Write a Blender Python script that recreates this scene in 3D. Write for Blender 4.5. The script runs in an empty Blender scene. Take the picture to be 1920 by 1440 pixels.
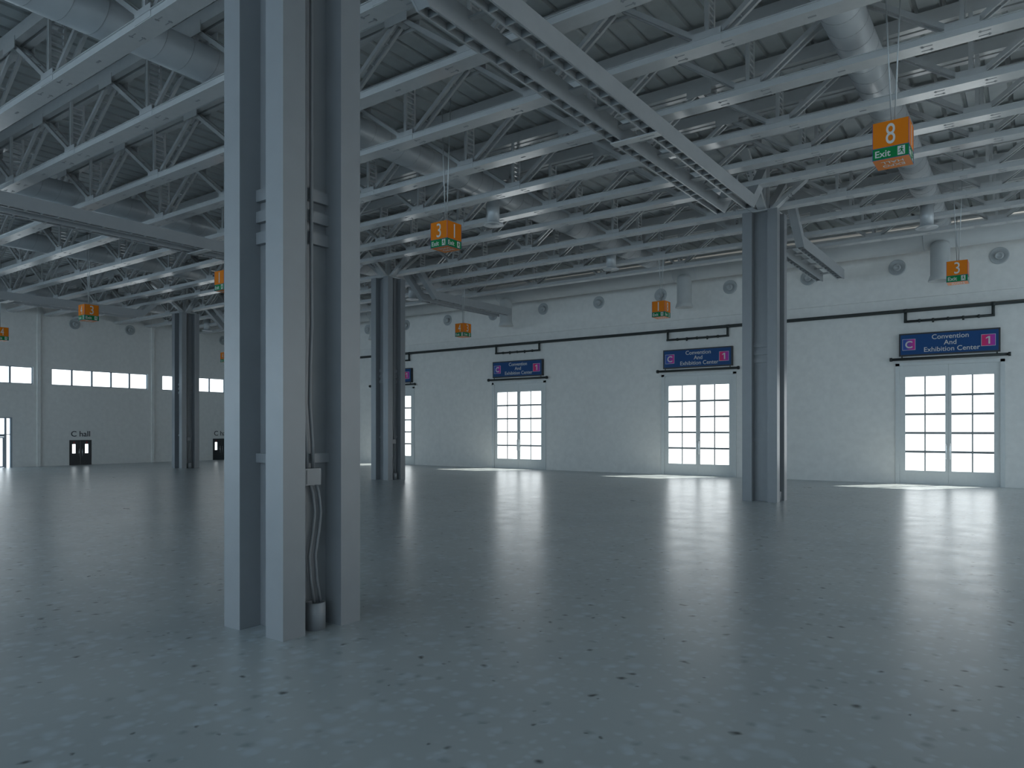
import bpy, math, random
from mathutils import Vector, Matrix
random.seed(4)
S = bpy.context.scene
COL = S.collection
# ---------------------------------------------------------------- camera
ANG = 0.626
cam_d = bpy.data.cameras.new('camera'); cam = bpy.data.objects.new('camera', cam_d); COL.objects.link(cam)
cam.location = (0, 0, 3); cam.rotation_euler = (math.pi/2, 0, ANG)
cam_d.sensor_width = 36; cam_d.lens = 36*1358/1920; cam_d.shift_y = 86/1920; cam_d.clip_end = 400
S.camera = cam
S.cycles.max_bounces = 16; S.cycles.diffuse_bounces = 10
# ---------------------------------------------------------------- world, sun, exposure
W = bpy.data.worlds.new('sky'); S.world = W; W.use_nodes = True
nt = W.node_tree; nt.nodes.clear()
wo = nt.nodes.new('ShaderNodeOutputWorld'); bg = nt.nodes.new('ShaderNodeBackground')
tc = nt.nodes.new('ShaderNodeTexCoord'); sp = nt.nodes.new('ShaderNodeSeparateXYZ'); rp = nt.nodes.new('ShaderNodeValToRGB')
mr = nt.nodes.new('ShaderNodeMapRange')
mr.inputs[1].default_value = -1; mr.inputs[2].default_value = 1
rp.color_ramp.elements[0].position = 0.2; rp.color_ramp.elements[0].color = (0.62, 0.82, 1.0, 1)
rp.color_ramp.elements[1].position = 0.75; rp.color_ramp.elements[1].color = (0.955, 0.98, 1.0, 1)
nt.links.new(tc.outputs['Generated'], sp.inputs[0]); nt.links.new(sp.outputs['Y'], mr.inputs[0])
nt.links.new(mr.outputs[0], rp.inputs[0]); nt.links.new(rp.outputs[0], bg.inputs[0]); nt.links.new(bg.outputs[0], wo.inputs[0])
bg.inputs[1].default_value = 1.25
sun_d = bpy.data.lights.new('sun', 'SUN'); sun_d.energy = 4.5; sun_d.angle = 0.012; sun_d.color = (1, 0.95, 0.85)
sun = bpy.data.objects.new('sun', sun_d); COL.objects.link(sun)
sun.rotation_euler = Vector((-0.5, -0.70, -1)).to_track_quat('-Z', 'Y').to_euler()
sun.location = (10, 60, 40)
S.view_settings.view_transform = 'Standard'; S.view_settings.look = 'None'
S.view_settings.exposure = 1.3; S.view_settings.gamma = 1; S.view_settings.use_curve_mapping = False

# hall dimensions (metres)
XL, XR, YB, YD, ZC = -66.3, 25.0, -30.0, 45.54, 14.8
def portal(loc, dirv, sx, sy):
    d = bpy.data.lights.new('window_light', 'AREA'); d.shape = 'RECTANGLE'; d.size = sx; d.size_y = sy
    d.cycles.is_portal = True
    o = bpy.data.objects.new('window_light', d); COL.objects.link(o); o.location = loc
    o.rotation_euler = Vector(dirv).to_track_quat('-Z', 'Y').to_euler()

# ---------------------------------------------------------------- materials
def mat(name, col, rough=0.5, metal=0.0, spec=0.5, var=0.0, scale=6.0, bump=0.0, bscale=60.0):
    m = bpy.data.materials.new(name); m.use_nodes = True
    n = m.node_tree; b = n.nodes['Principled BSDF']
    b.inputs['Base Color'].default_value = (*col, 1); b.inputs['Roughness'].default_value = rough
    b.inputs['Metallic'].default_value = metal; b.inputs['Specular IOR Level'].default_value = spec
    if var or bump:
        t = n.nodes.new('ShaderNodeTexCoord')
    if var:
        z = n.nodes.new('ShaderNodeTexNoise'); z.inputs['Scale'].default_value = scale; z.inputs['Detail'].default_value = 5
        r = n.nodes.new('ShaderNodeValToRGB')
        r.color_ramp.elements[0].position = 0.3; r.color_ramp.elements[1].position = 0.7
        r.color_ramp.elements[0].color = (*[c*(1-var) for c in col], 1)
        r.color_ramp.elements[1].color = (*[min(1, c*(1+var)) for c in col], 1)
        n.links.new(t.outputs['Object'], z.inputs['Vector']); n.links.new(z.outputs['Fac'], r.inputs[0])
        n.links.new(r.outputs[0], b.inputs['Base Color'])
    if bump:
        z2 = n.nodes.new('ShaderNodeTexNoise'); z2.inputs['Scale'].default_value = bscale; z2.inputs['Detail'].default_value = 3
        bp = n.nodes.new('ShaderNodeBump'); bp.inputs['Strength'].default_value = bump; bp.inputs['Distance'].default_value = 0.02
        n.links.new(t.outputs['Object'], z2.inputs['Vector']); n.links.new(z2.outputs['Fac'], bp.inputs['Height'])
        n.links.new(bp.outputs[0], b.inputs['Normal'])
    return m
M = {}
M['wall'] = mat('white_plaster', (0.76, 0.75, 0.73), 0.75, var=0.04, scale=3, bump=0.25, bscale=40)
M['steel'] = mat('white_painted_steel', (0.50, 0.505, 0.51), 0.2, var=0.03, scale=4)
M['column'] = mat('column_paint', (0.24, 0.25, 0.265), 0.32, var=0.03, scale=3)
M['girder'] = mat('girder_paint', (0.36, 0.375, 0.39), 0.4, var=0.03, scale=3)
M['deck'] = mat('roof_deck_sheet', (0.50, 0.52, 0.52), 0.5, var=0.08, scale=1.5)
M['slot'] = mat('bolt_slot', (0.25, 0.26, 0.27), 0.6)
M['duct'] = mat('duct_sheet', (0.50, 0.52, 0.54), 0.36, metal=0.15, var=0.03, scale=2)
M['paintduct'] = mat('painted_duct', (0.50, 0.51, 0.51), 0.7, var=0.03, scale=2)
M['nozzle'] = mat('nozzle_metal', (0.42, 0.44, 0.45), 0.4)
M['frame'] = mat('door_paint', (0.60, 0.62, 0.62), 0.35, var=0.02)
M['alum'] = mat('grey_aluminium', (0.30, 0.34, 0.38), 0.4, metal=0.3)
M['muntin'] = mat('glazing_bar', (0.20, 0.22, 0.23), 0.4)
M['black'] = mat('black_pipe_paint', (0.022, 0.028, 0.028), 0.55)
M['dark'] = mat('charcoal_door', (0.022, 0.026, 0.03), 0.4)
M['chrome'] = mat('brushed_metal', (0.6, 0.62, 0.63), 0.25, metal=0.9)
M['bluesign'] = mat('sign_blue', (0.0, 0.055, 0.20), 0.45, spec=0.3)
M['signblack'] = mat('sign_border', (0.012, 0.012, 0.014), 0.4)
M['white'] = mat('letter_white', (0.62, 0.62, 0.61), 0.5)
M['magenta'] = mat('sign_magenta', (0.62, 0.01, 0.25), 0.4)
M['purple'] = mat('sign_purple', (0.35, 0.02, 0.35), 0.4)
M['orange'] = mat('sign_orange', (0.72, 0.19, 0.002), 0.5, spec=0.2)
M['green'] = mat('sign_green', (0.0, 0.20, 0.05), 0.5, spec=0.2)
M['edge'] = mat('sign_edge', (0.05, 0.06, 0.35), 0.4)
M['red'] = mat('red_lamp', (0.5, 0.01, 0.02), 0.4)
M['ink'] = mat('wall_lettering', (0.015, 0.018, 0.022), 0.6)
M['wire'] = mat('steel_wire', (0.45, 0.47, 0.48), 0.4, metal=0.5)
# frosted white glazing in the doors and clear glass elsewhere
def glass(name):
    m = bpy.data.materials.new(name); m.use_nodes = True; n = m.node_tree; n.nodes.clear()
    o = n.nodes.new('ShaderNodeOutputMaterial'); t = n.nodes.new('ShaderNodeBsdfTransparent'); g = n.nodes.new('ShaderNodeBsdfGlossy')
    f = n.nodes.new('ShaderNodeLayerWeight'); pw = n.nodes.new('ShaderNodeMath'); pw.operation = 'POWER'; pw.inputs[1].default_value = 5
    ad = n.nodes.new('ShaderNodeMath'); ad.operation = 'MULTIPLY_ADD'; ad.inputs[1].default_value = 0.6; ad.inputs[2].default_value = 0.03
    f.inputs[0].default_value = 0.5; n.links.new(f.outputs['Facing'], pw.inputs[0]); n.links.new(pw.outputs[0], ad.inputs[0]); mx = n.nodes.new('ShaderNodeMixShader')
    t.inputs[0].default_value = (0.96, 0.98, 0.98, 1); g.inputs['Roughness'].default_value = 0.05
    n.links.new(ad.outputs[0], mx.inputs[0]); n.links.new(t.outputs[0], mx.inputs[1]); n.links.new(g.outputs[0], mx.inputs[2])
    n.links.new(mx.outputs[0], o.inputs[0]); return m
M['glass'] = glass('window_glass')
# floor: polished terrazzo concrete
def floor_mat():
    m = bpy.data.materials.new('polished_terrazzo'); m.use_nodes = True; n = m.node_tree; b = n.nodes['Principled BSDF']; L = n.links.new
    tc = n.nodes.new('ShaderNodeTexCoord')
    def noise(scale, detail, rough=0.5):
        z = n.nodes.new('ShaderNodeTexNoise'); z.inputs['Scale'].default_value = scale; z.inputs['Detail'].default_value = detail
        z.inputs['Roughness'].default_value = rough; L(tc.outputs['Object'], z.inputs['Vector']); return z
    def ramp(src, p0, c0, p1, c1):
        r = n.nodes.new('ShaderNodeValToRGB'); r.color_ramp.elements[0].position = p0; r.color_ramp.elements[1].position = p1
        r.color_ramp.elements[0].color = (*c0, 1); r.color_ramp.elements[1].color = (*c1, 1); L(src, r.inputs[0]); return r
    big = noise(0.35, 4); base = ramp(big.outputs['Fac'], 0.3, (0.35, 0.385, 0.40), 0.7, (0.42, 0.45, 0.455))
    # pale and dark chips: one random value per voronoi cell, shaped by the distance inside the cell
    def chips(scale, lo, hi, rad, soft, seed):
        mp = n.nodes.new('ShaderNodeMapping'); mp.inputs['Location'].default_value = (seed, seed*2, 0)
        wob = n.nodes.new('ShaderNodeTexNoise'); wob.inputs['Scale'].default_value = scale*1.3; L(tc.outputs['Object'], wob.inputs['Vector'])
        vm = n.nodes.new('ShaderNodeVectorMath'); vm.operation = 'MULTIPLY_ADD'; vm.inputs[1].default_value = (0.6/scale,)*3
        L(wob.outputs['Color'], vm.inputs[0]); L(tc.outputs['Object'], vm.inputs[2]); L(vm.outputs[0], mp.inputs[0])
        v = n.nodes.new('ShaderNodeTexVoronoi'); v.voronoi_dimensions = '2D'; v.inputs['Scale'].default_value = scale; L(mp.outputs[0], v.inputs['Vector'])
        sx = n.nodes.new('ShaderNodeSeparateColor'); L(v.outputs['Color'], sx.inputs[0])
        a = n.nodes.new('ShaderNodeMapRange'); a.inputs[1].default_value = lo; a.inputs[2].default_value = hi; L(sx.outputs[0], a.inputs[0])
        d = n.nodes.new('ShaderNodeMapRange'); d.inputs[1].default_value = rad; d.inputs[2].default_value = rad-soft; L(v.outputs['Distance'], d.inputs[0])
        mu = n.nodes.new('ShaderNodeMath'); mu.operation = 'MULTIPLY'; L(a.outputs[0], mu.inputs[0]); L(d.outputs[0], mu.inputs[1]); return mu
    def mixc(fac, a, bcol, amt):
        k = n.nodes.new('ShaderNodeMath'); k.operation = 'MULTIPLY'; k.inputs[1].default_value = amt; L(fac, k.inputs[0])
        x = n.nodes.new('ShaderNodeMix'); x.data_type = 'RGBA'; L(k.outputs[0], x.inputs[0]); L(a, x.inputs[6]); x.inputs[7].default_value = (*bcol, 1); return x
    b.inputs['Specular IOR Level'].default_value = 0.8
    c1 = mixc(chips(3.2, 0.55, 0.75, 0.42, 0.3, 3).outputs[0], base.outputs[0], (0.54, 0.61, 0.67), 0.5)
    c2 = mixc(chips(7.0, 0.6, 0.8, 0.40, 0.3, 9).outputs[0], c1.outputs[2], (0.55, 0.62, 0.67), 0.45)
    c3 = mixc(chips(4.0, 0.80, 0.9, 0.30, 0.25, 17).outputs[0], c2.outputs[2], (0.12, 0.15, 0.16), 0.5)
    c4 = mixc(chips(2.4, 0.87, 0.9, 0.15, 0.12, 31).outputs[0], c3.outputs[2], (0.012, 0.012, 0.012), 0.95)
    c5 = mixc(chips(5.5, 0.965, 0.98, 0.17, 0.12, 51).outputs[0], c4.outputs[2], (0.02, 0.02, 0.02), 0.8)
    L(c5.outputs[2], b.inputs['Base Color'])
    rn = noise(1.2, 4); rr = n.nodes.new('ShaderNodeMapRange'); rr.inputs[3].default_value = 0.24; rr.inputs[4].default_value = 0.36
    L(rn.outputs['Fac'], rr.inputs[0]); L(rr.outputs[0], b.inputs['Roughness'])
    bn = noise(9, 3); bp = n.nodes.new('ShaderNodeBump'); bp.inputs['Strength'].default_value = 0.12; bp.inputs['Distance'].default_value = 0.01
    L(bn.outputs['Fac'], bp.inputs['Height']); L(bp.outputs[0], b.inputs['Normal'])
    return m
M['floor'] = floor_mat()

# ---------------------------------------------------------------- mesh builder
class MB:
    def __init__(s): s.v = []; s.f = []; s.m = []; s.sm = []
    def quadbox(s, P, mi=0):
        b = len(s.v); s.v += [tuple(p) for p in P]
        for f in ((0,3,2,1),(4,5,6,7),(0,1,5,4),(1,2,6,5),(2,3,7,6),(3,0,4,7)):
            s.f.append(tuple(b+i for i in f)); s.m.append(mi); s.sm.append(False)
        return s
    def box(s, x0, x1, y0, y1, z0, z1, mi=0):
        return s.quadbox([(x0,y0,z0),(x1,y0,z0),(x1,y1,z0),(x0,y1,z0),(x0,y0,z1),(x1,y0,z1),(x1,y1,z1),(x0,y1,z1)], mi)
    def bar(s, p, q, w, h, up=(0,0,1), mi=0):
        p, q = Vector(p), Vector(q); d = (q-p).normalized(); a = d.cross(Vector(up))
        if a.length < 1e-4: a = d.cross(Vector((0,1,0)))
        a.normalize(); c = a.cross(d).normalized(); a = a*(w/2); c = c*(h/2)
        return s.quadbox([p-a-c, p+a-c, p+a+c, p-a+c, q-a-c, q+a-c, q+a+c, q-a+c], mi)
    def tube(s, p, q, r, n=12, r2=None, caps=True, mi=0):
        p, q = Vector(p), Vector(q); d = (q-p).normalized(); a = d.orthogonal().normalized(); c = d.cross(a); r2 = r if r2 is None else r2
        b = len(s.v)
        for (o, rr) in ((p, r), (q, r2)):
            for i in range(n):
                t = 2*math.pi*i/n; s.v.append(tuple(o+(a*math.cos(t)+c*math.sin(t))*rr))
        for i in range(n):
            j = (i+1) % n; s.f.append((b+i, b+j, b+n+j, b+n+i)); s.m.append(mi); s.sm.append(True)
        if caps:
            s.f.append(tuple(b+i for i in reversed(range(n)))); s.m.append(mi); s.sm.append(False)
            s.f.append(tuple(b+n+i for i in range(n))); s.m.append(mi); s.sm.append(False)
        return s
    def path(s, pts, r, n=10, mi=0):
        pts = [Vector(p) for p in pts]; b = len(s.v); up = None
        for k, p in enumerate(pts):
            d = (pts[min(k+1, len(pts)-1)]-pts[max(k-1, 0)]).normalized()
            if up is None: up = d.orthogonal().normalized()
            a = (up-d*up.dot(d)).normalized(); up = a; c = d.cross(a)
            for i in range(n):
                t = 2*math.pi*i/n; s.v.append(tuple(p+(a*math.cos(t)+c*math.sin(t))*r))
        for k in range(len(pts)-1):
            for i in range(n):
                j = (i+1) % n; s.f.append((b+k*n+i, b+k*n+j, b+(k+1)*n+j, b+(k+1)*n+i)); s.m.append(mi); s.sm.append(True)
        e = b+(len(pts)-1)*n
        s.f.append(tuple(b+i for i in reversed(range(n)))); s.m.append(mi); s.sm.append(False)
        s.f.append(tuple(e+i for i in range(n))); s.m.append(mi); s.sm.append(False)
        return s
    def lathe(s, prof, o, axis, n=28, mi=0, smooth=True):
        o = Vector(o); d = Vector(axis).normalized(); a = d.orthogonal().normalized(); c = d.cross(a); b = len(s.v)
        for (r, h) in prof:
            for i in range(n):
                t = 2*math.pi*i/n; s.v.append(tuple(o+d*h+(a*math.cos(t)+c*math.sin(t))*max(r, 1e-4)))
        for k in range(len(prof)-1):
            for i in range(n):
                j = (i+1) % n; s.f.append((b+k*n+i, b+k*n+j, b+(k+1)*n+j, b+(k+1)*n+i)); s.m.append(mi); s.sm.append(smooth)
        return s
    def poly(s, pts, mi=0):
        b = len(s.v); s.v += [tuple(p) for p in pts]; s.f.append(tuple(range(b, b+len(pts)))); s.m.append(mi); s.sm.append(False); return s
    def mesh(s, name, mats):
        me = bpy.data.meshes.new(name); me.from_pydata(s.v, [], s.f)
        for m in (mats if isinstance(mats, (list, tuple)) else [mats]): me.materials.append(m)
        for i, p in enumerate(me.polygons): p.material_index = s.m[i]; p.use_smooth = s.sm[i]
        me.update(); return me
    def build(s, name, mats, parent=None, label=None, loc=None):
        return link(name, s.mesh(name, mats), parent, label, loc)
def link(name, me, parent=None, label=None, loc=None):
    o = bpy.data.objects.new(name, me); COL.objects.link(o)
    if parent is not None: o.parent = parent
    if loc is not None: o.location = loc
    if label: o['label'] = label
    return o
def tag(o, label=None, cat=None, group=None, kind=None):
    if label: o['label'] = label
    if cat: o['category'] = cat
    if group: o['group'] = group
    if kind: o['kind'] = kind
    return o
def thing(name, loc, label=None, cat=None, group=None, kind=None, rz=0):
    o = bpy.data.objects.new(name, None); COL.objects.link(o); o.location = loc; o.rotation_euler = (0, 0, rz)
    o.empty_display_size = 0.3
    return tag(o, label, cat, group, kind)
def copy_tree(o, parent=None):
    c = o.copy(); COL.objects.link(c); c.parent = parent
    for ch in [k for k in bpy.data.objects if k.parent == o]: copy_tree(ch, c)
    return c
def text_mesh(body, height=None, width=None, depth=0.008, sx=1.0, bold=0.0):
    """mesh of a text centred on the origin in the XY plane, scaled to a width or to a height"""
    cu = bpy.data.curves.new('t', 'FONT'); cu.body = body; cu.align_x = 'CENTER'; cu.extrude = depth/2; cu.offset = bold; cu.resolution_u = 4
    ob = bpy.data.objects.new('t', cu); COL.objects.link(ob)
    bpy.context.view_layer.update()
    me = bpy.data.meshes.new_from_object(ob.evaluated_get(bpy.context.evaluated_depsgraph_get()))
    bpy.data.objects.remove(ob); bpy.data.curves.remove(cu)
    xs = [v.co.x for v in me.vertices]; ys = [v.co.y for v in me.vertices]
    cx, cy = (min(xs)+max(xs))/2, (min(ys)+max(ys))/2; w, h = max(xs)-min(xs), max(ys)-min(ys)
    if width and height: kx, ky = width/w, height/h
    elif width: kx = ky = width/w
    else: ky = height/h; kx = ky*sx
    for v in me.vertices: v.co.x = (v.co.x-cx)*kx; v.co.y = (v.co.y-cy)*ky
    return me
def place_text(name, me, m, parent, pos, normal, upv=(0,0,1), label=None):
    me.materials.clear(); me.materials.append(m)
    n = Vector(normal).normalized(); u = Vector(upv); r = u.cross(n).normalized(); u = n.cross(r)
    R = Matrix((r, u, n)).transposed().to_4x4(); R.translation = Vector(pos)
    me.transform(R); return link(name, me, parent, label)

# ---------------------------------------------------------------- shell
def holes_wall(name, axis, plane, th, u0, u1, z1, holes, m):
    """axis 'y': wall of constant y spanning x; axis 'x': wall of constant x spanning y. th signed thickness away from the room"""
    us = sorted({u0, u1, *[h[0] for h in holes], *[h[1] for h in holes]}); b = MB()
    for a, c in zip(us[:-1], us[1:]):
        hs = sorted([(h[2], h[3]) for h in holes if h[0] <= a+1e-6 and h[1] >= c-1e-6]); z = 0.0
        for (h0, h1) in hs+[(z1, z1)]:
            if h0 > z+1e-4:
                p, q = sorted((plane, plane+th))
                if axis == 'y': b.box(a, c, p, q, z, h0)
                else: b.box(p, q, a, c, z, h0)
            z = max(z, h1)
    return tag(b.build(name, m), kind='structure')
MB().box(XL-0.5, XR+0.5, YB-0.5, YD+0.5, -0.3, 0).build('floor', M['floor'])['kind'] = 'structure'
DOORX = [-47.85, -34.377, -19.977, -5.886, 8.2]       # left edge of the panes
PW = 4.118
FL, FR = 0.48, 0.48
holes = [(x-FL+0.02, x+PW+FR-0.02, 0.0, 6.68) for x in DOORX]
holes_wall('wall_back', 'y', YD, 0.35, XL-0.4, XR+0.4, ZC+0.3, holes, M['wall'])
# high ledge: the upper wall stands slightly proud of the lower wall
tag(MB().box(XL, XR, YD-0.12, YD-0.002, 10.3, ZC).build('trim_1', M['wall']), kind='structure')
LWIN = [16.95, 26.37, 35.79]
FILL_LTALL = [(-28, -18, 0.6, 9.5), (-15, -5, 0.6, 9.5), (-2, 8, 0.6, 9.5)]  # tall openings out of view, added to let more daylight in
LD = [(27.73, 29.53), (40.93, 42.73), (12.5, 14.3)]
STORE = (18.35, 23.5, 4.0)
lh = [(a, a+8.05, 6.72, 8.13) for a in LWIN] + [(a, b, 0, 2.13) for a, b in LD] + [(STORE[0], STORE[1], 0, STORE[2])] + FILL_LTALL
holes_wall('wall_left', 'x', XL, -0.35, YB, YD, ZC+0.3, lh, M['wall'])
FILL_FW = [(-64+i*14.8, -64+i*14.8+13.6, 0.6, 11.5) for i in range(6)]  # unseen glazing behind the camera, added to brighten the hall
holes_wall('wall_front', 'y', YB, -0.35, XL-0.4, XR+0.4, ZC+0.3, FILL_FW, M['wall'])
FILL_RW = [(12, 21, 0.6, 4.5), (24, 33, 0.6, 9.5), (35, 44, 0.6, 12)]  # unseen right-hand openings, added as extra daylight for the far hall
holes_wall('wall_right', 'x', XR, 0.35, YB, YD, ZC+0.3, FILL_RW, M['wall'])
# corrugated roof deck with narrow dark ribs running along y
dk = MB(); x = XL-0.3; pitch = 0.68
FILL_SKY = [(-28.0, -22.0)]  # added roof opening behind the camera, there only for its light
FILL_SKX = [(8.5, 13.0), (14.5, 18.5), (20.0, 23.8)]; SKY0, SKY1 = 16.0, 37.0  # added skylights right of the view, placed to lift the far floor
YS = [YB-0.4]+[q for s_ in FILL_SKY for q in s_]+[YD+0.4]
while x < XR+0.3:
    prof = [(0, ZC), (0.52, ZC), (0.55, ZC+0.11), (0.65, ZC+0.11), (pitch, ZC)]
    for (a, za), (c, zc) in zip(prof[:-1], prof[1:]):
        open_x = any(lo < x+(a+c)/2 < hi for lo, hi in FILL_SKX); ys = YS[:-1]+[SKY0, SKY1, YS[-1]] if open_x else YS
        for ya, yb in zip(ys[0::2], ys[1::2]): dk.poly([(x+a, ya, za), (x+a, yb, za), (x+c, yb, zc), (x+c, ya, zc)])
    x += pitch
for ya, yb in zip(YS[0:-2:2], YS[1:-2:2]): dk.box(XL-0.4, XR+0.4, ya, yb, ZC+0.25, ZC+0.4)
dk.box(XL-0.4, XR+0.4, YS[-2], SKY0, ZC+0.25, ZC+0.4).box(XL-0.4, XR+0.4, SKY1, YS[-1], ZC+0.25, ZC+0.4)
xs = [XL-0.4]+[q for s_ in FILL_SKX for q in s_]+[XR+0.4]
for xa, xb in zip(xs[0::2], xs[1::2]): dk.box(xa, xb, SKY0, SKY1, ZC+0.25, ZC+0.4)
for ya, yb in FILL_SKY:
    for k in range(7): dk.box(XL-0.4+k*15.2, XL-0.1+k*15.2+0.6, ya, yb, ZC+0.12, ZC+0.3)
tag(dk.build('ceiling', M['deck']), kind='structure')
# pilasters on the left wall
for i, y in enumerate((-12.4, -2.95, 6.5, 15.93, 25.38, 34.83, 44.28)):
    tag(MB().box(XL, XL+0.16, y-0.12, y+0.12, 0, ZC).build('trim_%d' % (i+2), M['wall']), kind='structure')

# ---------------------------------------------------------------- windows
def window_band(idx, axis, plane, sgn, u0, u1, z0, z1, n, m, fr=0.07, rows=1):
    """sgn = direction (+1/-1) of the outside"""
    a = plane+sgn*0.10; c = plane+sgn*0.18; p, q = sorted((a, c)); t = thing('window_%d' % idx, (0, 0, 0), kind='structure')
    b = MB()
    def bx(ua, ub, za, zb):
        if axis == 'x': b.box(p, q, ua, ub, za, zb)
        else: b.box(ua, ub, p, q, za, zb)
    bx(u0, u1, z0, z0+fr); bx(u0, u1, z1-fr, z1); bx(u0, u0+fr, z0+fr, z1-fr); bx(u1-fr, u1, z0+fr, z1-fr)
    for k in range(1, n):
        u = u0+(u1-u0)*k/n; bx(u-fr, u+fr, z0+fr, z1-fr)
    for k in range(1, rows):
        z = z0+(z1-z0)*k/rows
        for j in range(n):
            ua = u0+(u1-u0)*j/n+fr; ub = u0+(u1-u0)*(j+1)/n-fr; bx(ua, ub, z-0.04, z+0.04)
    b.build('window_frame', m, t)
    g = MB(); gm = (p+q)/2
    if axis == 'x': g.box(gm-0.006, gm+0.006, u0+fr/2, u1-fr/2, z0+fr/2, z1-fr/2)
    else: g.box(u0+fr/2, u1-fr/2, gm-0.006, gm+0.006, z0+fr/2, z1-fr/2)
    g.build('glass_pane', M['glass'], t)
    cu, cz = (u0+u1)/2, (z0+z1)/2; off = plane+sgn*0.3
    if axis == 'x': portal((off, cu, cz), (-sgn, 0, 0), u1-u0, z1-z0)
    else: portal((cu, off, cz), (0, -sgn, 0), u1-u0, z1-z0)
wi = 1
for ya, yb in FILL_SKY:  # glazing of the added skylight behind the camera
    t = thing('window_%d' % (30+wi), (0, 0, 0), kind='structure'); wi += 1
    MB().box(XL-0.3, XR+0.3, ya-0.05, yb+0.05, ZC+0.40, ZC+0.42).build('glass_pane', M['glass'], t)
    portal(((XL+XR)/2, (ya+yb)/2, ZC+0.5), (0, 0, -1), XR-XL, yb-ya)
for xa, xb in FILL_SKX:  # glazing of the added skylights on the unseen right
    t = thing('window_%d' % (30+wi), (0, 0, 0), kind='structure'); wi += 1
    MB().box(xa-0.05, xb+0.05, SKY0-0.05, SKY1+0.05, ZC+0.40, ZC+0.42).build('glass_pane', M['glass'], t)
    portal(((xa+xb)/2, (SKY0+SKY1)/2, ZC+0.5), (0, 0, -1), xb-xa, SKY1-SKY0)
wi = 1
for a in LWIN:
    window_band(wi, 'x', XL, -1, a, a+8.05, 6.72, 8.13, 5, M['alum']); wi += 1
for (a, c, z0, z1) in FILL_LTALL:  # added daylight glazing, left wall out of view
    window_band(wi, 'x', XL, -1, a, c, z0, z1, 4, M['alum'], rows=3); wi += 1
for (a, c, z0, z1) in FILL_FW:  # added daylight glazing behind the camera
    window_band(wi, 'y', YB, -1, a, c, z0, z1, 4, M['alum'], rows=3); wi += 1
for (a, c, z0, z1) in FILL_RW:  # added daylight glazing in the unseen right wall
    window_band(wi, 'x', XR, 1, a, c, z0, z1, 4, M['alum']); wi += 1

# ---------------------------------------------------------------- tall glazed double doors
def big_door(idx, x0):
    t = thing('door_%d' % idx, (x0+PW/2, YD, 0), kind='structure')
    hw = PW/2+FL
    b = MB()                                            # casing around the opening
    b.box(-hw, -hw+0.2, -0.06, 0.2, 0, 6.7).box(hw-0.2, hw, -0.06, 0.2, 0, 6.7).box(-hw, hw, -0.06, 0.2, 6.56, 6.74).box(-hw+0.2, hw-0.2, 0.0, 0.2, 0, 0.02)
    b.build('door_casing', M['frame'], t)
    hb = 0.15                                           # half of the meeting stiles
    for s in (-1, 1):
        l = MB(); xa, xb = (-hw+0.19, -0.004) if s < 0 else (0.004, hw-0.19)
        pa, pb = (-PW/2, -hb) if s < 0 else (hb, PW/2)
        l.box(xa, pa, 0.04, 0.12, 0.012, 6.58).box(pb, xb, 0.04, 0.12, 0.012, 6.58)
        l.box(pa, pb, 0.04, 0.12, 0.012, 0.757).box(pa, pb, 0.04, 0.12, 5.937, 6.58)
        if s > 0: l.box(-0.03, 0.03, 0.12, 0.14, 0.012, 6.58)
        leaf = l.build('door_leaf', M['frame'], t)
        g = MB(); pm = (pa+pb)/2; g.box(pm-0.035, pm+0.035, 0.06, 0.10, 0.757, 5.937)
        for k in range(1, 5):
            z = 0.757+(5.937-0.757)*k/5
            g.box(pa, pm-0.035, 0.06, 0.10, z-0.062, z+0.062).box(pm+0.035, pb, 0.06, 0.10, z-0.062, z+0.062)
        g.build('glazing_bars', M['muntin'], leaf)
        MB().box(pa, pb, 0.075, 0.085, 0.757, 5.937).build('glass_pane', M['glass'], leaf)
        hx = s*0.09
        MB().path([(hx, 0.04, 1.42), (hx, -0.05, 1.42), (hx, -0.07, 1.50), (hx, -0.07, 2.16), (hx, -0.05, 2.24), (hx, 0.04, 2.24)], 0.022).build('door_handle', M['chrome'], leaf)
    portal((x0+PW/2, YD+0.3, 3.35), (0, -1, 0), PW, 5.2)
for i, x in enumerate(DOORX): big_door(i+1, x)

DN = ['far left door, half hidden by the middle column', 'door second from the left', 'door just left of the right column', 'rightmost door', 'door']
# blue signboards, the rods under them and the black pipe runs
GRAD = bpy.data.materials.new('sign_magenta_fade'); GRAD.use_nodes = True
_n = GRAD.node_tree; _b = _n.nodes['Principled BSDF']; _t = _n.nodes.new('ShaderNodeTexCoord'); _s = _n.nodes.new('ShaderNodeSeparateXYZ'); _r = _n.nodes.new('ShaderNodeValToRGB')
_n.links.new(_t.outputs['Generated'], _s.inputs[0]); _n.links.new(_s.outputs['X'], _r.inputs[0]); _n.links.new(_r.outputs[0], _b.inputs['Base Color'])
_r.color_ramp.elements[0].color = (0.01, 0.07, 0.38, 1); _r.color_ramp.elements[1].color = (0.62, 0.015, 0.30, 1)
_r.color_ramp.elements[0].position = 0.25; _r.color_ramp.elements[1].position = 0.95
GRAD2 = GRAD.copy(); GRAD2.name = 'sign_red_fade'; _r2 = [k for k in GRAD2.node_tree.nodes if k.type == 'VALTORGB'][0]
_r2.color_ramp.elements[0].color = (0.68, 0.004, 0.14, 1); _r2.color_ramp.elements[1].color = (0.36, 0.02, 0.40, 1)
SIGNLAB = ['blue convention signboard largely hidden behind the middle column, only its red 1 showing',
           'blue convention signboard over the narrow glazed door beside the middle column',
           'blue convention signboard over the glazed door just left of the right column',
           'blue convention signboard over the rightmost glazed door, the largest of them']
RODLAB = ['black rod under the signboard hidden behind the middle column',
          'black rod with capped ends over the glazed door nearest the middle column',
          'black rod with capped ends over the glazed door just left of the right column',
          'black rod with capped ends over the rightmost glazed door']
TM = {}
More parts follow.
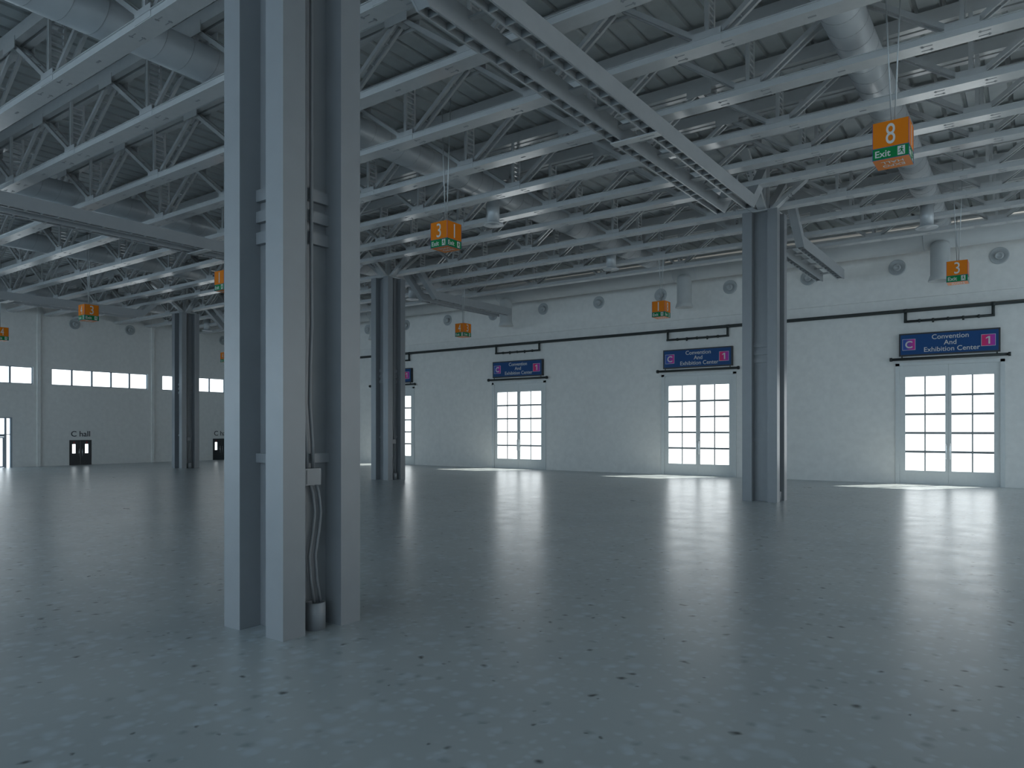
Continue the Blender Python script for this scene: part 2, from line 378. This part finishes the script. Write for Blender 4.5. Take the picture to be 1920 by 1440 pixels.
def tm(key, *a, **k):
    if key not in TM: TM[key] = text_mesh(*a, **k)
    return TM[key].copy()
for i, x in enumerate(DOORX[:4]):
    cx = x+PW/2
    t = thing('sign_board', (cx, YD-0.2, 7.08), SIGNLAB[i], 'sign', 'blue convention signboards')
    w = 4.69/2; H = 1.25
    MB().box(-w, w, 0.0, 0.198, 0, H).build('sign_frame', M['signblack'], t)
    MB().box(-w+0.08, w-0.08, -0.012, 0.0, 0.08, H-0.08).build('sign_face', M['bluesign'], t)
    for s, ch, mm, xa in ((-1, 'C', GRAD, -w+0.19), (1, '1', GRAD2, -w+0.825*2*w)):
        bw = 0.60
        bb = MB().box(-bw/2, bw/2, 0, 0.01, -0.29, 0.29).build('letter_panel', mm, t, loc=(xa+bw/2, -0.024, H-0.62))
        e = MB(); q = 0.018
        e.box(-bw/2-q, bw/2+q, -0.002, 0.008, 0.29, 0.29+q).box(-bw/2-q, bw/2+q, -0.002, 0.008, -0.29-q, -0.29)
        e.box(-bw/2-q, -bw/2, -0.002, 0.008, -0.29, 0.29).box(bw/2, bw/2+q, -0.002, 0.008, -0.29, 0.29)
        e.build('panel_border', M['white'], bb)
        if ch == 'C': place_text('lettering', tm('bigC', ch, height=0.40, bold=0.02), M['white'], bb, (0, -0.006, 0), (0, -1, 0))
        else:
            o = MB().box(0.0, 0.075, -0.01, 0, -0.2, 0.2)
            o.quadbox([(0.0, -0.01, 0.2), (0.0, 0, 0.2), (-0.11, 0, 0.125), (-0.11, -0.01, 0.125), (0.0, -0.01, 0.125), (0.0, 0, 0.125), (-0.11, 0, 0.065), (-0.11, -0.01, 0.065)])
            o.build('lettering', M['white'], bb)
    for body, zz, wd, xc in (('Convention', H-0.27, 1.70, 0.1), ('And', H-0.60, 0.58, 0.1), ('Exhibition Center', H-0.94, 2.58, 0.17)):
        place_text('lettering', tm(body, body, width=wd, depth=0.01, bold=0.006), M['white'], t, (xc, -0.02, zz), (0, -1, 0))
    r = thing('black_rod', (cx, YD-0.22, 6.92), RODLAB[i], 'rod', 'black rods under the signboards')
    MB().tube((-2.68, 0, 0), (2.68, 0, 0), 0.075, 14).build('rod', M['black'], r)
    for s in (-1, 1):
        MB().tube((s*2.68, 0, 0), (s*2.80, 0, 0), 0.11, 14).build('end_cap', M['black'], r)
        MB().tube((s*2.2, 0.04, 0.0), (s*2.2, 0.04, 0.158), 0.03, 8).build('bracket', M['black'], r)
p = thing('sprinkler_pipe', (0, YD-0.16, 9.6), 'long black pipe with drop loops running along the wall above the blue signboards', 'pipe')
MB().tube((XL+0.4, 0, 0), (XR-0.3, 0, 0), 0.1, 14).build('main_pipe', M['black'], p)
for x in DOORX:
    cx = x+PW/2
    lp = MB().path([(cx-2.03, 0, 0), (cx-2.03, 0, -0.62), ], 0.075).path([(cx-2.105, 0, -0.60), (cx+2.105, 0, -0.60)], 0.07).path([(cx+2.03, 0, -0.62), (cx+2.03, 0, 0)], 0.075)
    lp.tube((cx-2.13, 0, 0), (cx-1.93, 0, 0), 0.11).tube((cx+1.93, 0, 0), (cx+2.13, 0, 0), 0.11)
    o = lp.build('drop_loop', M['black'], p)
    n = MB()
    for k, dx in enumerate((-1.35, -0.7, 0.0, 0.7, 1.4)):
        n.tube((cx+dx-0.05, 0, -0.6), (cx+dx+0.05, 0, -0.6), 0.095)
        if k in (1, 3): n.tube((cx+dx, 0, -0.6), (cx+dx, 0, -0.74), 0.05, 10)
    n.build('sprinkler_fittings', M['black'], o)

# ---------------------------------------------------------------- C hall doors and their lettering, glazed entrance
HL = ['dark lettering reading C hall over the double door left of the left column',
      'dark lettering reading C hall partly hidden by the near column', None]
for i, (a, c) in enumerate(LD):
    t = thing('door_%d' % (i+6), (XL, (a+c)/2, 0), kind='structure'); w = (c-a)/2
    MB().box(-0.2, -0.02, -w-0.01, -w+0.056, 0, 2.14).box(-0.2, -0.02, w-0.056, w+0.01, 0, 2.14).box(-0.2, -0.02, -w+0.056, w-0.056, 2.045, 2.14).build('door_frame', M['dark'], t)
    for s in (-1, 1):
        l = MB(); ya, yb = (-w+0.055, -0.006) if s < 0 else (0.006, w-0.055)
        g0, g1 = (ya+0.20, ya+0.47) if s < 0 else (yb-0.47, yb-0.20)
        l.box(-0.10, -0.04, ya, g0, 0.002, 2.05).box(-0.10, -0.04, g1, yb, 0.002, 2.05).box(-0.10, -0.04, g0, g1, 0.002, 1.0).box(-0.10, -0.04, g0, g1, 1.78, 2.05)
        leaf = l.build('door_leaf', M['dark'], t)
        MB().box(-0.075, -0.065, g0, g1, 1.0, 1.78).build('glass_pane', M['glass'], leaf)
        hy = s*0.13
        MB().path([(-0.04, hy, 0.72), (0.03, hy, 0.74), (0.03, hy, 1.38), (-0.04, hy, 1.40)], 0.018).build('door_handle', M['chrome'], leaf)
        MB().tube((-0.04, (g0+g1)/2, 1.92), (-0.02, (g0+g1)/2, 1.92), 0.05, 12).build('red_marker', M['red'], leaf)
    portal((XL-0.3, (a+c)/2, 1.4), (1, 0, 0), 1.4, 0.8)
    if HL[i]:
        o = place_text('wall_lettering', tm('chall', 'C hall', width=1.52, depth=0.01, bold=0.006), M['ink'], None, (XL+0.008, (a+c)/2, 2.66), (1, 0, 0))
        tag(o, HL[i], 'lettering', 'C hall lettering')
t = thing('door_9', (XL, 0, 0), kind='structure'); a, c, zt = STORE
b = MB(); f = 0.09; X0, X1 = -0.16, -0.04
b.box(X0, 0.02, a, a+0.16, 0, zt).box(X0, 0.02, c-0.14, c, 0, zt).box(X0, 0.02, a+0.16, c-0.14, zt-0.08, zt)
for y in (a+0.42, c-0.44): b.box(X0, X1, y-0.07, y+0.07, 0, zt-0.08)
b.box(X0, X1, a+0.49, c-0.51, 2.46, 2.66)
b.box(X0, X1, a+0.16, a+0.35, 2.60, 2.66).box(X0, X1, c-0.37, c-0.14, 2.60, 2.66)
b.build('door_frame', M['alum'], t)
ym = (a+c)/2
for ya, yb in ((a+0.5, ym-0.01), (ym+0.01, c-0.52)):
    l = MB(); l.box(-0.14, -0.08, ya, ya+0.1, 0.02, 2.44).box(-0.14, -0.08, yb-0.1, yb, 0.02, 2.44).box(-0.14, -0.08, ya+0.1, yb-0.1, 0.02, 0.12).box(-0.14, -0.08, ya+0.1, yb-0.1, 2.34, 2.44)
    lf = l.build('door_leaf', M['alum'], t)
MB().box(-0.11, -0.10, a+0.1, c-0.1, 0.03, zt-0.05).build('glass_pane', M['glass'], t)
portal((XL-0.3, ym, 2), (1, 0, 0), c-a, 3.9)

# ---------------------------------------------------------------- steel columns
ROWY = [7.12, 31.25]; COLX = [-9.34, -31.87, -54.40]; SPX = 22.53; ZT = 12.15
def make_column():
    t = thing('steel_column', (COLX[0], ROWY[0], 0))
    A, B = 0.72, 0.40
    for sx in (-1, 1):
        for sy in (-1, 1):
            x0, x1 = sorted((sx*A, sx*(A-B))); y0, y1 = sorted((sy*A, sy*(A-0.385)))
            b = MB().box(x0, x1, y0, y1, 0, ZT)
            b.build('corner_post', M['column'], t)
    MB().box(-0.36, 0.36, -0.36, 0.36, 0, ZT+0.1).build('core', M['column'], t)
    for z0, z1 in ((6.48, 6.66), (6.16, 6.33), (5.83, 6.01), (2.50, 2.64)):
        b = MB(); k = 0.335
        b.box(-k-0.02, k+0.02, -0.44, -0.35, z0, z1).box(-k-0.02, k+0.02, 0.35, 0.44, z0, z1)
        b.box(-0.44, -0.35, -k-0.02, k+0.02, z0, z1).box(0.35, 0.44, -k-0.02, k+0.02, z0, z1)
        b.build('tie_band', M['column'], t)
    # two conduits in the recess facing +x, a junction box and the sleeve they drop into
    for dy in (0.01, 0.125):
        pts = [(0.48, dy-0.16, ZT), (0.48, dy-0.16, 5.2), (0.48, dy-0.155, 4.6), (0.48, dy-0.18, 4.0), (0.48, dy-0.19, 3.4), (0.48, dy-0.14, 2.8), (0.48, dy-0.13, 2.42)]
        MB().path(pts, 0.028, 8).build('conduit', M['column'], t)
        pts = [(0.48, dy-0.08, 2.2), (0.48, dy-0.02, 2.05), (0.48, dy+0.02, 1.75), (0.48, dy-0.02, 1.45), (0.48, dy-0.09, 1.1), (0.48, dy-0.06, 0.75), (0.49, dy-0.0, 0.38)]
        MB().path(pts, 0.024, 8).build('conduit', M['column'], t)
    MB().box(0.40, 0.54, -0.19, 0.10, 2.17, 2.42).box(0.54, 0.55, -0.17, 0.08, 2.19, 2.40).build('junction_box', M['column'], t)
    MB().lathe([(0.0, 0), (0.15, 0), (0.15, 0.40), (0.135, 0.41), (0.125, 0.40), (0.125, 0.3), (0, 0.3)], (0.53, 0.0, 0.0), (0, 0, 1), 24).build('conduit_sleeve', M['column'], t)
    cp = MB().box(-0.60, 0.60, -0.60, 0.60, ZT, ZT+0.06).box(-0.2, 0.2, -0.06, 0.06, ZT+0.06, 14.2).box(-0.06, 0.06, -0.2, 0.2, ZT+0.06, 14.2)
    cp.build('head_plate', M['steel'], t)
    for dx, dy in ((1, 0), (-1, 0), (0, 1), (0, -1)):
        b = MB(); p0 = Vector((dx*0.2, dy*0.2, ZT+0.05)); p1 = Vector((dx*2.75, dy*2.75, 14.15)); up = (0, 0, 1)
        b.bar(p0, p1, 0.34, 0.16, up)
        n = Vector((-dy, dx, 0)); d = (p1-p0)
        for k in (0.32, 0.36, 0.62, 0.66):
            for s in (-1, 1): b.bar(p0+d*k+n*s*0.10+Vector((0, 0, -0.13)), p0+d*k+n*s*0.10+Vector((0, 0, -0.075)), 0.05, 0.05, mi=1)
        b.build('branch_strut', [M['steel'], M['slot']], t)
    return t
c0 = make_column()
tag(c0, 'massive grey white column of four square posts standing closest to the camera', 'column', 'steel columns')
CL = {(0, 1): 'white four-post column between the two right-hand glazed doors, ladder girder ending at its head',
      (1, 1): 'slim looking white four-post column in the middle distance just right of the near column',
      (2, 1): 'small distant white four-post column before the wall with the C hall doors',
      (1, 0): 'white four-post column off to the left of the near column'}
for (i, j), lb in CL.items():
    c = copy_tree(c0); c.location = (COLX[i], ROWY[j], 0); c['label'] = lb

# ---------------------------------------------------------------- roof trusses
ZB = 12.4; ZTOP = 14.28; PX = 5.09; NX0 = -1.42
NODES = [NX0+PX*k for k in range(-13, 6)]; NODES = [x for x in NODES if XL+0.6 < x < XR-0.6]
def chord_bottom():
    b = MB(); w = 0.25
    b.box(XL+0.02, XR-0.02, -w, w, 0, 0.02)
    for s in (-1, 1):
        y0, y1 = sorted((s*w, s*(w-0.02))); b.box(XL+0.02, XR-0.02, y0, y1, 0.02, 0.16)
        y0, y1 = sorted((s*(w+0.035), s*(w-0.02))); b.box(XL+0.02, XR-0.02, y0, y1, 0.16, 0.18)
    for x in NODES:                                   # bolt marks and slots under the chord
        for dx in (-0.75, 0.45):
            for dy in (-0.11, 0.11):
                b.box(x+dx-0.13, x+dx+0.13, dy-0.012, dy+0.012, -0.006, 0.0, 1)
                b.box(x+dx+dy*0.8-0.02, x+dx+dy*0.8+0.02, dy-0.05, dy+0.05, -0.008, -0.001, 1)
        b.box(x+2.3, x+2.48, -0.03, 0.03, -0.006, 0, 1)
    return b.mesh('bottom_chord', [M['steel'], M['slot']])
def chord_top():
    b = MB()
    for s in (-1, 1):
        y0, y1 = sorted((s*0.05, s*0.25)); b.box(XL+0.02, XR-0.02, y0, y1, 0.0, 0.38)
    b.box(XL+0.02, XR-0.02, -0.05, 0.05, 0.1, 0.36)
    return b.mesh('top_chord', M['steel'])
def web_vertical():
    b = MB(); h = ZTOP-ZB
    for s in (-1, 1):
        b.box(-0.045, 0.045, s*0.19-0.035, s*0.19+0.035, 0.10, h)
        b.box(-0.06, -0.045, s*0.19-0.05, s*0.19+0.05, 0.10, h)
    z = 0.3
    while z < h-0.1: b.box(-0.035, 0.035, -0.16, 0.16, z, z+0.05); z += 0.17
    b.box(-0.36, 0.36, -0.265, -0.245, 0.02, 0.34).box(-0.36, 0.36, 0.245, 0.265, 0.02, 0.34)
    return b.mesh('web_post', M['steel'])
def web_diag(s):
    b = MB(); h = ZTOP-ZB; p = Vector((s*0.12, 0, 0.16)); q = Vector((s*(PX/2-0.06), 0, h-0.02))
    for y in (-0.125, 0.125):
        b.bar(p+Vector((0, y, 0)), q+Vector((0, y, 0)), 0.085, 0.12)
    for k in (0.25, 0.5, 0.75):
        m = p+(q-p)*k; b.bar(m+Vector((0, -0.1, 0)), m+Vector((0, 0.1, 0)), 0.1, 0.03)
    return b.mesh('web_diagonal', M['steel'])
ME = dict(cb=chord_bottom(), ct=chord_top(), v=web_vertical(), d1=web_diag(1), d0=web_diag(-1))
gus = MB().box(-0.42, 0.42, -0.27, -0.25, -0.22, 0.12).box(-0.42, 0.42, 0.25, 0.27, -0.22, 0.12).box(-0.10, 0.10, -0.2, 0.2, -0.14, 0.0).mesh('gusset_plate', M['steel'])
FARY = [0.4, 3.3, 6.2, 9.05, 11.75, 14.65, 17.6, 20.7, 23.6, 26.3, 28.5, 31.92, 34.6, 37.3, 40.0]
FARY = [y for y in FARY if y > 3]
ORD = ['', 'first', 'second', 'third', 'fourth', 'fifth', 'sixth', 'seventh', 'eighth', 'ninth', 'tenth', 'eleventh', 'twelfth', 'thirteenth', 'fourteenth']
t0 = None; NT = len(FARY)
for i, fy in enumerate(FARY):
    k = NT-i
    lb = 'white steel lattice roof truss, %s counted from the wall of tall glazed doors' % ORD[k]
    if t0 is None:
        t = t0 = thing('roof_truss', (0, fy-0.25, ZB))
        link('bottom_chord', ME['cb'], t); link('top_chord', ME['ct'], t, loc=(0, 0, ZTOP-ZB))
        for x in NODES:
            link('web_post', ME['v'], t, loc=(x, 0, 0)); link('web_diagonal', ME['d1'], t, loc=(x, 0, 0)); link('web_diagonal', ME['d0'], t, loc=(x, 0, 0))
            if x+PX/2 < XR-0.5: link('gusset_plate', gus, t, loc=(x+PX/2, 0, ZTOP-ZB))
    else:
        t = copy_tree(t0); t.location = (0, fy-0.25, ZB)
    tag(t, lb, 'roof truss', 'roof trusses')

# ---------------------------------------------------------------- cranked twin girders on the column lines
ZG = 11.4; ZGT = 11.87; KU = 12.8
def girder_beam(y0, y1, xc, up0, up1, m=None):
    """open-bottomed channel with rung stiffeners; cranked upward at the ends that meet a column"""
    w = 0.178; th = 0.022; b = MB(); H = ZGT-ZG
    pts = []
    if up0: pts.append((y0-1.5, KU-ZG))
    pts.append((y0, 0))
    pts.append((y1, 0))
    if up1: pts.append((y1+1.5, KU-ZG))
    for (ya, za), (yb, zb) in zip(pts[:-1], pts[1:]):
        for s in (-1, 1):
            xa, xb = sorted((xc+s*w, xc+s*(w-th)))
            b.quadbox([(xa, ya, za), (xb, ya, za), (xb, yb, zb), (xa, yb, zb), (xa, ya, za+H), (xb, ya, za+H), (xb, yb, zb+H), (xa, yb, zb+H)])
            xa, xb = sorted((xc+s*(w+0.001), xc+s*(w-0.05)))
            b.quadbox([(xa, ya, za-0.012), (xb, ya, za-0.012), (xb, yb, zb-0.012), (xa, yb, zb-0.012), (xa, ya, za), (xb, ya, za), (xb, yb, zb), (xa, yb, zb)])
        b.quadbox([(xc-w, ya, za+H), (xc+w, ya, za+H), (xc+w, yb, zb+H), (xc-w, yb, zb+H), (xc-w, ya, za+H+0.02), (xc+w, ya, za+H+0.02), (xc+w, yb, zb+H+0.02), (xc-w, yb, zb+H+0.02)])
        d = 0.0 if za != zb else 0.17           # the sloping ends are closed, the level run has a shallow recess
        b.quadbox([(xc-w+th, ya, za+d), (xc+w-th, ya, za+d), (xc+w-th, yb, zb+d), (xc-w+th, yb, zb+d), (xc-w+th, ya, za+d+0.02), (xc+w-th, ya, za+d+0.02), (xc+w-th, yb, zb+d+0.02), (xc-w+th, yb, zb+d+0.02)])
    return b
RUNG = MB().box(-0.155, 0.155, 0, 0.04, 0.0, 0.165).mesh('rung_stiffener', M['girder'])
def girder_run(cx, y0, y1, up0, up1, label):
    t = thing('roof_girder', (cx, 0, ZG), label, 'girder', 'cranked twin girders under the trusses')
    for s in (-1, 1):
        xo = s*0.555
        bm = girder_beam(y0, y1, xo, up0, up1).build('girder_beam', M['girder'], t)
        y = y0+0.3
        while y < y1-1.6 if up1 else y < y1-0.2:
            link('rung_stiffener', RUNG, bm, loc=(xo, y, 0)); y += 0.575
    y = y0+1.2; k = 0
    while y < y1-0.5:
        w = 0.36 if k % 2 else 0.12
        MB().box(-0.377, 0.377, y, y+w, 0.30, 0.34).build('cross_plate', M['girder'], t); y += 1.35; k += 1
    return t
def splice(t, y):
    MB().box(-0.74, 0.74, y-0.16, y+0.16, -0.05, -0.013).box(0.15, 0.6, y-0.03, y+0.0, -0.055, -0.05, 1).build('splice_plate', [M['steel'], M['slot']], t)
Ya, Yb = ROWY
g = girder_run(COLX[0], Ya+3.55, Yb-3.75, True, True, 'grey twin ladder girder crossing the top of the picture to the right column'); splice(g, 19.0)
g = girder_run(COLX[1], Ya+3.55, Yb-3.75, True, True, 'grey twin girder sloping at the left above the orange signs left of the near column'); splice(g, 19.0)
g = girder_run(COLX[2], Ya+3.55, Yb-3.75, True, True, 'distant twin girder at the far left before the wall of high windows'); splice(g, 19.0)
girder_run(COLX[0], Yb+3.55, 43.4, True, False, 'short twin ladder girder between the right column and the glazed door wall')
girder_run(COLX[1], Yb+3.55, 43.0, True, False, 'twin girder from the middle column down and back to the glazed door wall')
girder_run(COLX[2], Yb+3.55, 43.0, True, False, 'short twin girder behind the small left column towards the door wall')

# ---------------------------------------------------------------- air ducts
def duct_run(x, y0, y1, z, r, label, drops):
    t = thing('air_duct', (x, 0, z), label, 'duct', 'round ceiling ducts')
    MB().tube((0, y0, 0), (0, y1, 0), r, 36).build('duct_pipe', M['duct'], t)
    b = MB(); pts = []; y = y0+0.2; k = 0; P = 0.75
    while y < y1-0.3:
        a = k*2*math.pi/24; pts.append((math.cos(a)*(r+0.001), y, math.sin(a)*(r+0.001))); y += P/24; k += 1
    b.path(pts, 0.008, 4); b.build('spiral_seam', M['girder'], t)
    for yd in drops:
        o = MB().tube((0, yd, -r*0.7), (0, yd, -1.42), 0.27, 24).build('drop_pipe', M['duct'], t)
        MB().lathe([(0.27, 0), (0.45, -0.03), (0.45, -0.07), (0.40, -0.075), (0.26, -0.045), (0.24, -0.07), (0.12, -0.05), (0.1, -0.08), (0, -0.08)], (0, yd, -1.41), (0, 0, 1), 32).build('diffuser', M['duct'], o)
    return t
DZ = 13.4
duct_run(-3.9, 4.0, 42.0, DZ, 0.5, 'round spiral duct at the upper right, ending above the glazed doors', (36.7,))
duct_run(-19.15, -2.0, 42.0, DZ, 0.5, 'round spiral duct running behind the near column past the hanging 3 and 1 sign', (25.1, 35.9))
duct_run(-34.6, 4.0, 42.0, DZ, 0.5, 'round duct above the sloping twin girder left of the near column', (36.2,))
duct_run(-45.0, 4.0, 42.0, DZ, 0.5, 'round duct farther left, seen below the sloping twin girder', ())
duct_run(-60.5, 4.0, 42.0, DZ, 0.5, 'round duct farthest left, above the wall of high windows', (36.8,))
t = thing('wall_duct', (0, 43.75, 13.2), 'large round white duct running along the top of the glazed door wall', 'duct')
MB().tube((XL+0.5, 0, 0), (XR-0.4, 0, 0), 0.75, 40).build('duct_pipe', M['paintduct'], t)
for x in [-4.0-13.93*k for k in range(5)]+[9.9]:
    b = MB().lathe([(0.0, 0.0), (0.25, 0.0), (0.40, -0.08), (0.45, -0.25), (0.45, -1.75), (0.47, -1.78), (0.56, -2.05), (0.53, -2.06), (0.4, -1.9), (0, -1.9)], (x, -0.45, -0.45), (0, 0, 1), 28)
    b.build('duct_outlet', M['paintduct'], t)
    b = MB()
    for dx in (-0.75, 0.75): b.lathe([(0.75, -0.02), (0.765, -0.02), (0.765, 0.02), (0.75, 0.02)], (x+dx, 0, 0), (1, 0, 0), 40)
    b.build('duct_band', M['duct'], t)

# ---------------------------------------------------------------- round jet nozzles on the walls
def nozzle(loc, axis, label):
    t = thing('air_nozzle', loc, label, 'air nozzle', 'round air nozzles on the walls')
    MB().lathe([(0.44, 0.0), (0.44, 0.05), (0.41, 0.07), (0.38, 0.06), (0.30, 0.035), (0.24, 0.012), (0.0, 0.012)], (0, 0, 0), axis, 32).build('dish', M['nozzle'], t)
    MB().lathe([(0.2, 0.01), (0.21, 0.10), (0.17, 0.16), (0.13, 0.17), (0.11, 0.12), (0.0, 0.12)], (axis[0]*0.06, axis[1]*0.06, 0), (axis[0], axis[1], -0.25), 24).build('jet_ball', M['nozzle'], t)
NL = {-1: 'grey round air nozzle on the door wall at the far right edge',
      0: 'grey round air nozzle high between the right column and the rightmost orange sign',
      1: 'grey round air nozzle just right of the right column, behind the girder ends',
      2: 'grey round air nozzle on the door wall, just left of the right column',
      3: 'grey round air nozzle directly behind the orange 1 and 8 sign',
      5: 'grey round air nozzle on the door wall, up right of the second glazed door',
      6: 'grey round air nozzle half hidden by a girder end',
      7: 'grey round air nozzle just left of the small orange 4 and 3 cube',
      8: 'grey round air nozzle on the door wall, just right of the middle column',
      9: 'grey round air nozzle on the door wall, between near column and middle column'}
NL[4] = 'grey round air nozzle next left of the orange 1 and 8 cube'
for k in range(-1, 13):
    x = -6.27-4.733*k
    if k >= 11: continue
    nozzle((x, YD-0.125, 12.07), (0, -1, 0), NL.get(k, 'grey round air nozzle on the door wall, hidden behind the near column'))
for y, lb in ((28.15, 'grey round air nozzle on the left wall beside the orange 4 and 3 cube'), (32.8, 'grey round air nozzle on the left wall left of the small column'),
              (37.4, 'grey round air nozzle on the left wall behind the small column'), (42.05, 'grey round air nozzle on the left wall at the edge of the near column'), (23.4, 'grey round air nozzle on the left wall at the picture edge')):
    if y == 23.4: continue
    nozzle((XL+0.004, y, 12.0), (1, 0, 0), lb)

# ---------------------------------------------------------------- hanging exit cubes
def runner(b, mi=0):
    """white panel figure in local xz plane, built as flat bars 5 mm thick, panel about 0.16 x 0.20"""
    def limb(p, q, w): b.bar((p[0], -0.004, p[1]), (q[0], -0.004, q[1]), 0.004, w, up=(0, 1, 0), mi=mi)
    def lm(p, q, w):
        a = Vector((p[0], 0, p[1])); c = Vector((q[0], 0, q[1])); d = (c-a).normalized(); n = Vector((-d.z, 0, d.x))*(w/2); y = Vector((0, -0.005, 0))
        b.quadbox([a-n, a+n, c+n, c-n, a-n+y, a+n+y, c+n+y, c-n+y], mi)
    lm((0.0, 0.045), (0.01, -0.01), 0.035); lm((0.005, 0.04), (0.045, 0.015), 0.014); lm((0.0, 0.045), (-0.035, 0.03), 0.014); lm((-0.035, 0.03), (-0.045, 0.0), 0.014)
    lm((0.01, -0.008), (0.035, -0.045), 0.018); lm((0.035, -0.045), (0.05, -0.085), 0.016); lm((0.005, -0.008), (-0.02, -0.045), 0.018); lm((-0.02, -0.045), (-0.06, -0.05), 0.015)
    b.lathe([(0.017, 0), (0.017, 0.005), (0, 0.005)], (0.012, 0, 0.072), (0, -1, 0), 14, mi, False)
def exit_cube(x, y, zb, nf, ns, label):
    """x, y = the corner nearest the camera (+x, -y); nf figure on the front face, ns on the side face"""
    w = 0.75; hg = 0.27; ho = 0.60
    t = thing('exit_sign', (x-w/2, y+w/2, zb), label, 'exit sign', 'hanging orange exit cubes')
    h = w/2
    MB().box(-h, h, -h, h, hg, hg+ho).box(-h, h, -h, h, -0.0, 0.012).build('orange_box', M['orange'], t)
    MB().box(-h+0.002, h-0.002, -h+0.002, h-0.002, 0.012, hg).build('green_band', M['green'], t)
    e = MB(); q = 0.009
    for sx in (-1, 1):
        for sy in (-1, 1): e.bar((sx*h, sy*h, 0), (sx*h, sy*h, hg+ho), q, q)
    for z in (0.006, hg):
        for s in (-1, 1): e.bar((-h, s*h, z), (h, s*h, z), q, q).bar((s*h, -h, z), (s*h, h, z), q, q)
    e.build('edge_strip', M['edge'], t)
    for rot, ch in ((0, nf), (math.pi/2, ns), (math.pi, nf), (-math.pi/2, ns)):
        R = Matrix.Rotation(rot, 3, 'Z'); n = R @ Vector((0, -1, 0)); r = R @ Vector((1, 0, 0))
        place_text('number', tm('num'+ch, ch, height=0.47, width=0.055 if ch == '1' else 0.195, bold=0.0, depth=0.006), M['white'], t, n*(h+0.004)+Vector((0, 0, hg+ho*0.5)), n)
        place_text('exit_lettering', tm('exit', 'Exit', width=0.32, depth=0.006, bold=0.012), M['white'], t, n*(h+0.002)-r*0.16+Vector((0, 0, 0.135)), n)
        b = MB(); b.box(-0.075, 0.075, -0.004, 0.0, -0.1, 0.1); runner_b = MB(); runner(runner_b)
        pn = b.build('pictogram_panel', M['white'], t, loc=n*(h+0.001)+r*0.22+Vector((0, 0, 0.14))); pn.rotation_euler = (0, 0, rot)
        runner_b.build('running_figure', M['green'], pn, loc=(0, -0.004, 0))
    for body, yy in (('EXPO', 0.12), ('HALL', -0.12)):
        place_text('base_lettering', tm(body, body, width=0.46, height=0.16, depth=0.004), M['white'], t, (0, yy, -0.003), (0, 0, -1), (0, 1, 0))
    for s in (-1, 1):
        MB().tube((s*0.03, 0, hg+ho), (s*0.22, 0, ZC-0.01-zb), 0.018, 6).build('suspension_wire', M['wire'], t)
    return t
exit_cube(-2.33, 18.6, 9.25, '8', '1', 'large orange exit cube showing an 8, hanging at the upper right')
exit_cube(-16.16, 18.6, 9.25, '3', '1', 'orange exit cube showing 3 and 1, hanging right of the near column')
exit_cube(-29.25, 18.6, 9.25, '1', '8', 'orange exit cube cut off by the left side of the near column')
exit_cube(-42.6, 18.6, 9.1, '4', '3', 'orange exit cube showing 4 and 3, hanging left of the small column')
exit_cube(-56.0, 18.9, 9.0, '8', '4', 'orange exit cube showing a 4, cut off by the left picture edge')
exit_cube(-2.25, 34.9, 9.1, '3', '1', 'orange exit cube showing a 3, hanging above the rightmost glazed door')
exit_cube(-16.4, 36.9, 9.2, '1', '8', 'orange exit cube showing 1 and 8, hanging left of the right column')
exit_cube(-30.6, 36.9, 9.2, '4', '3', 'small orange exit cube showing 4 and 3 above the second glazed door')
exit_cube(-58.0, 37.0, 9.0, '4', '3', 'tiny orange exit cube half hidden by the near column, below the others')
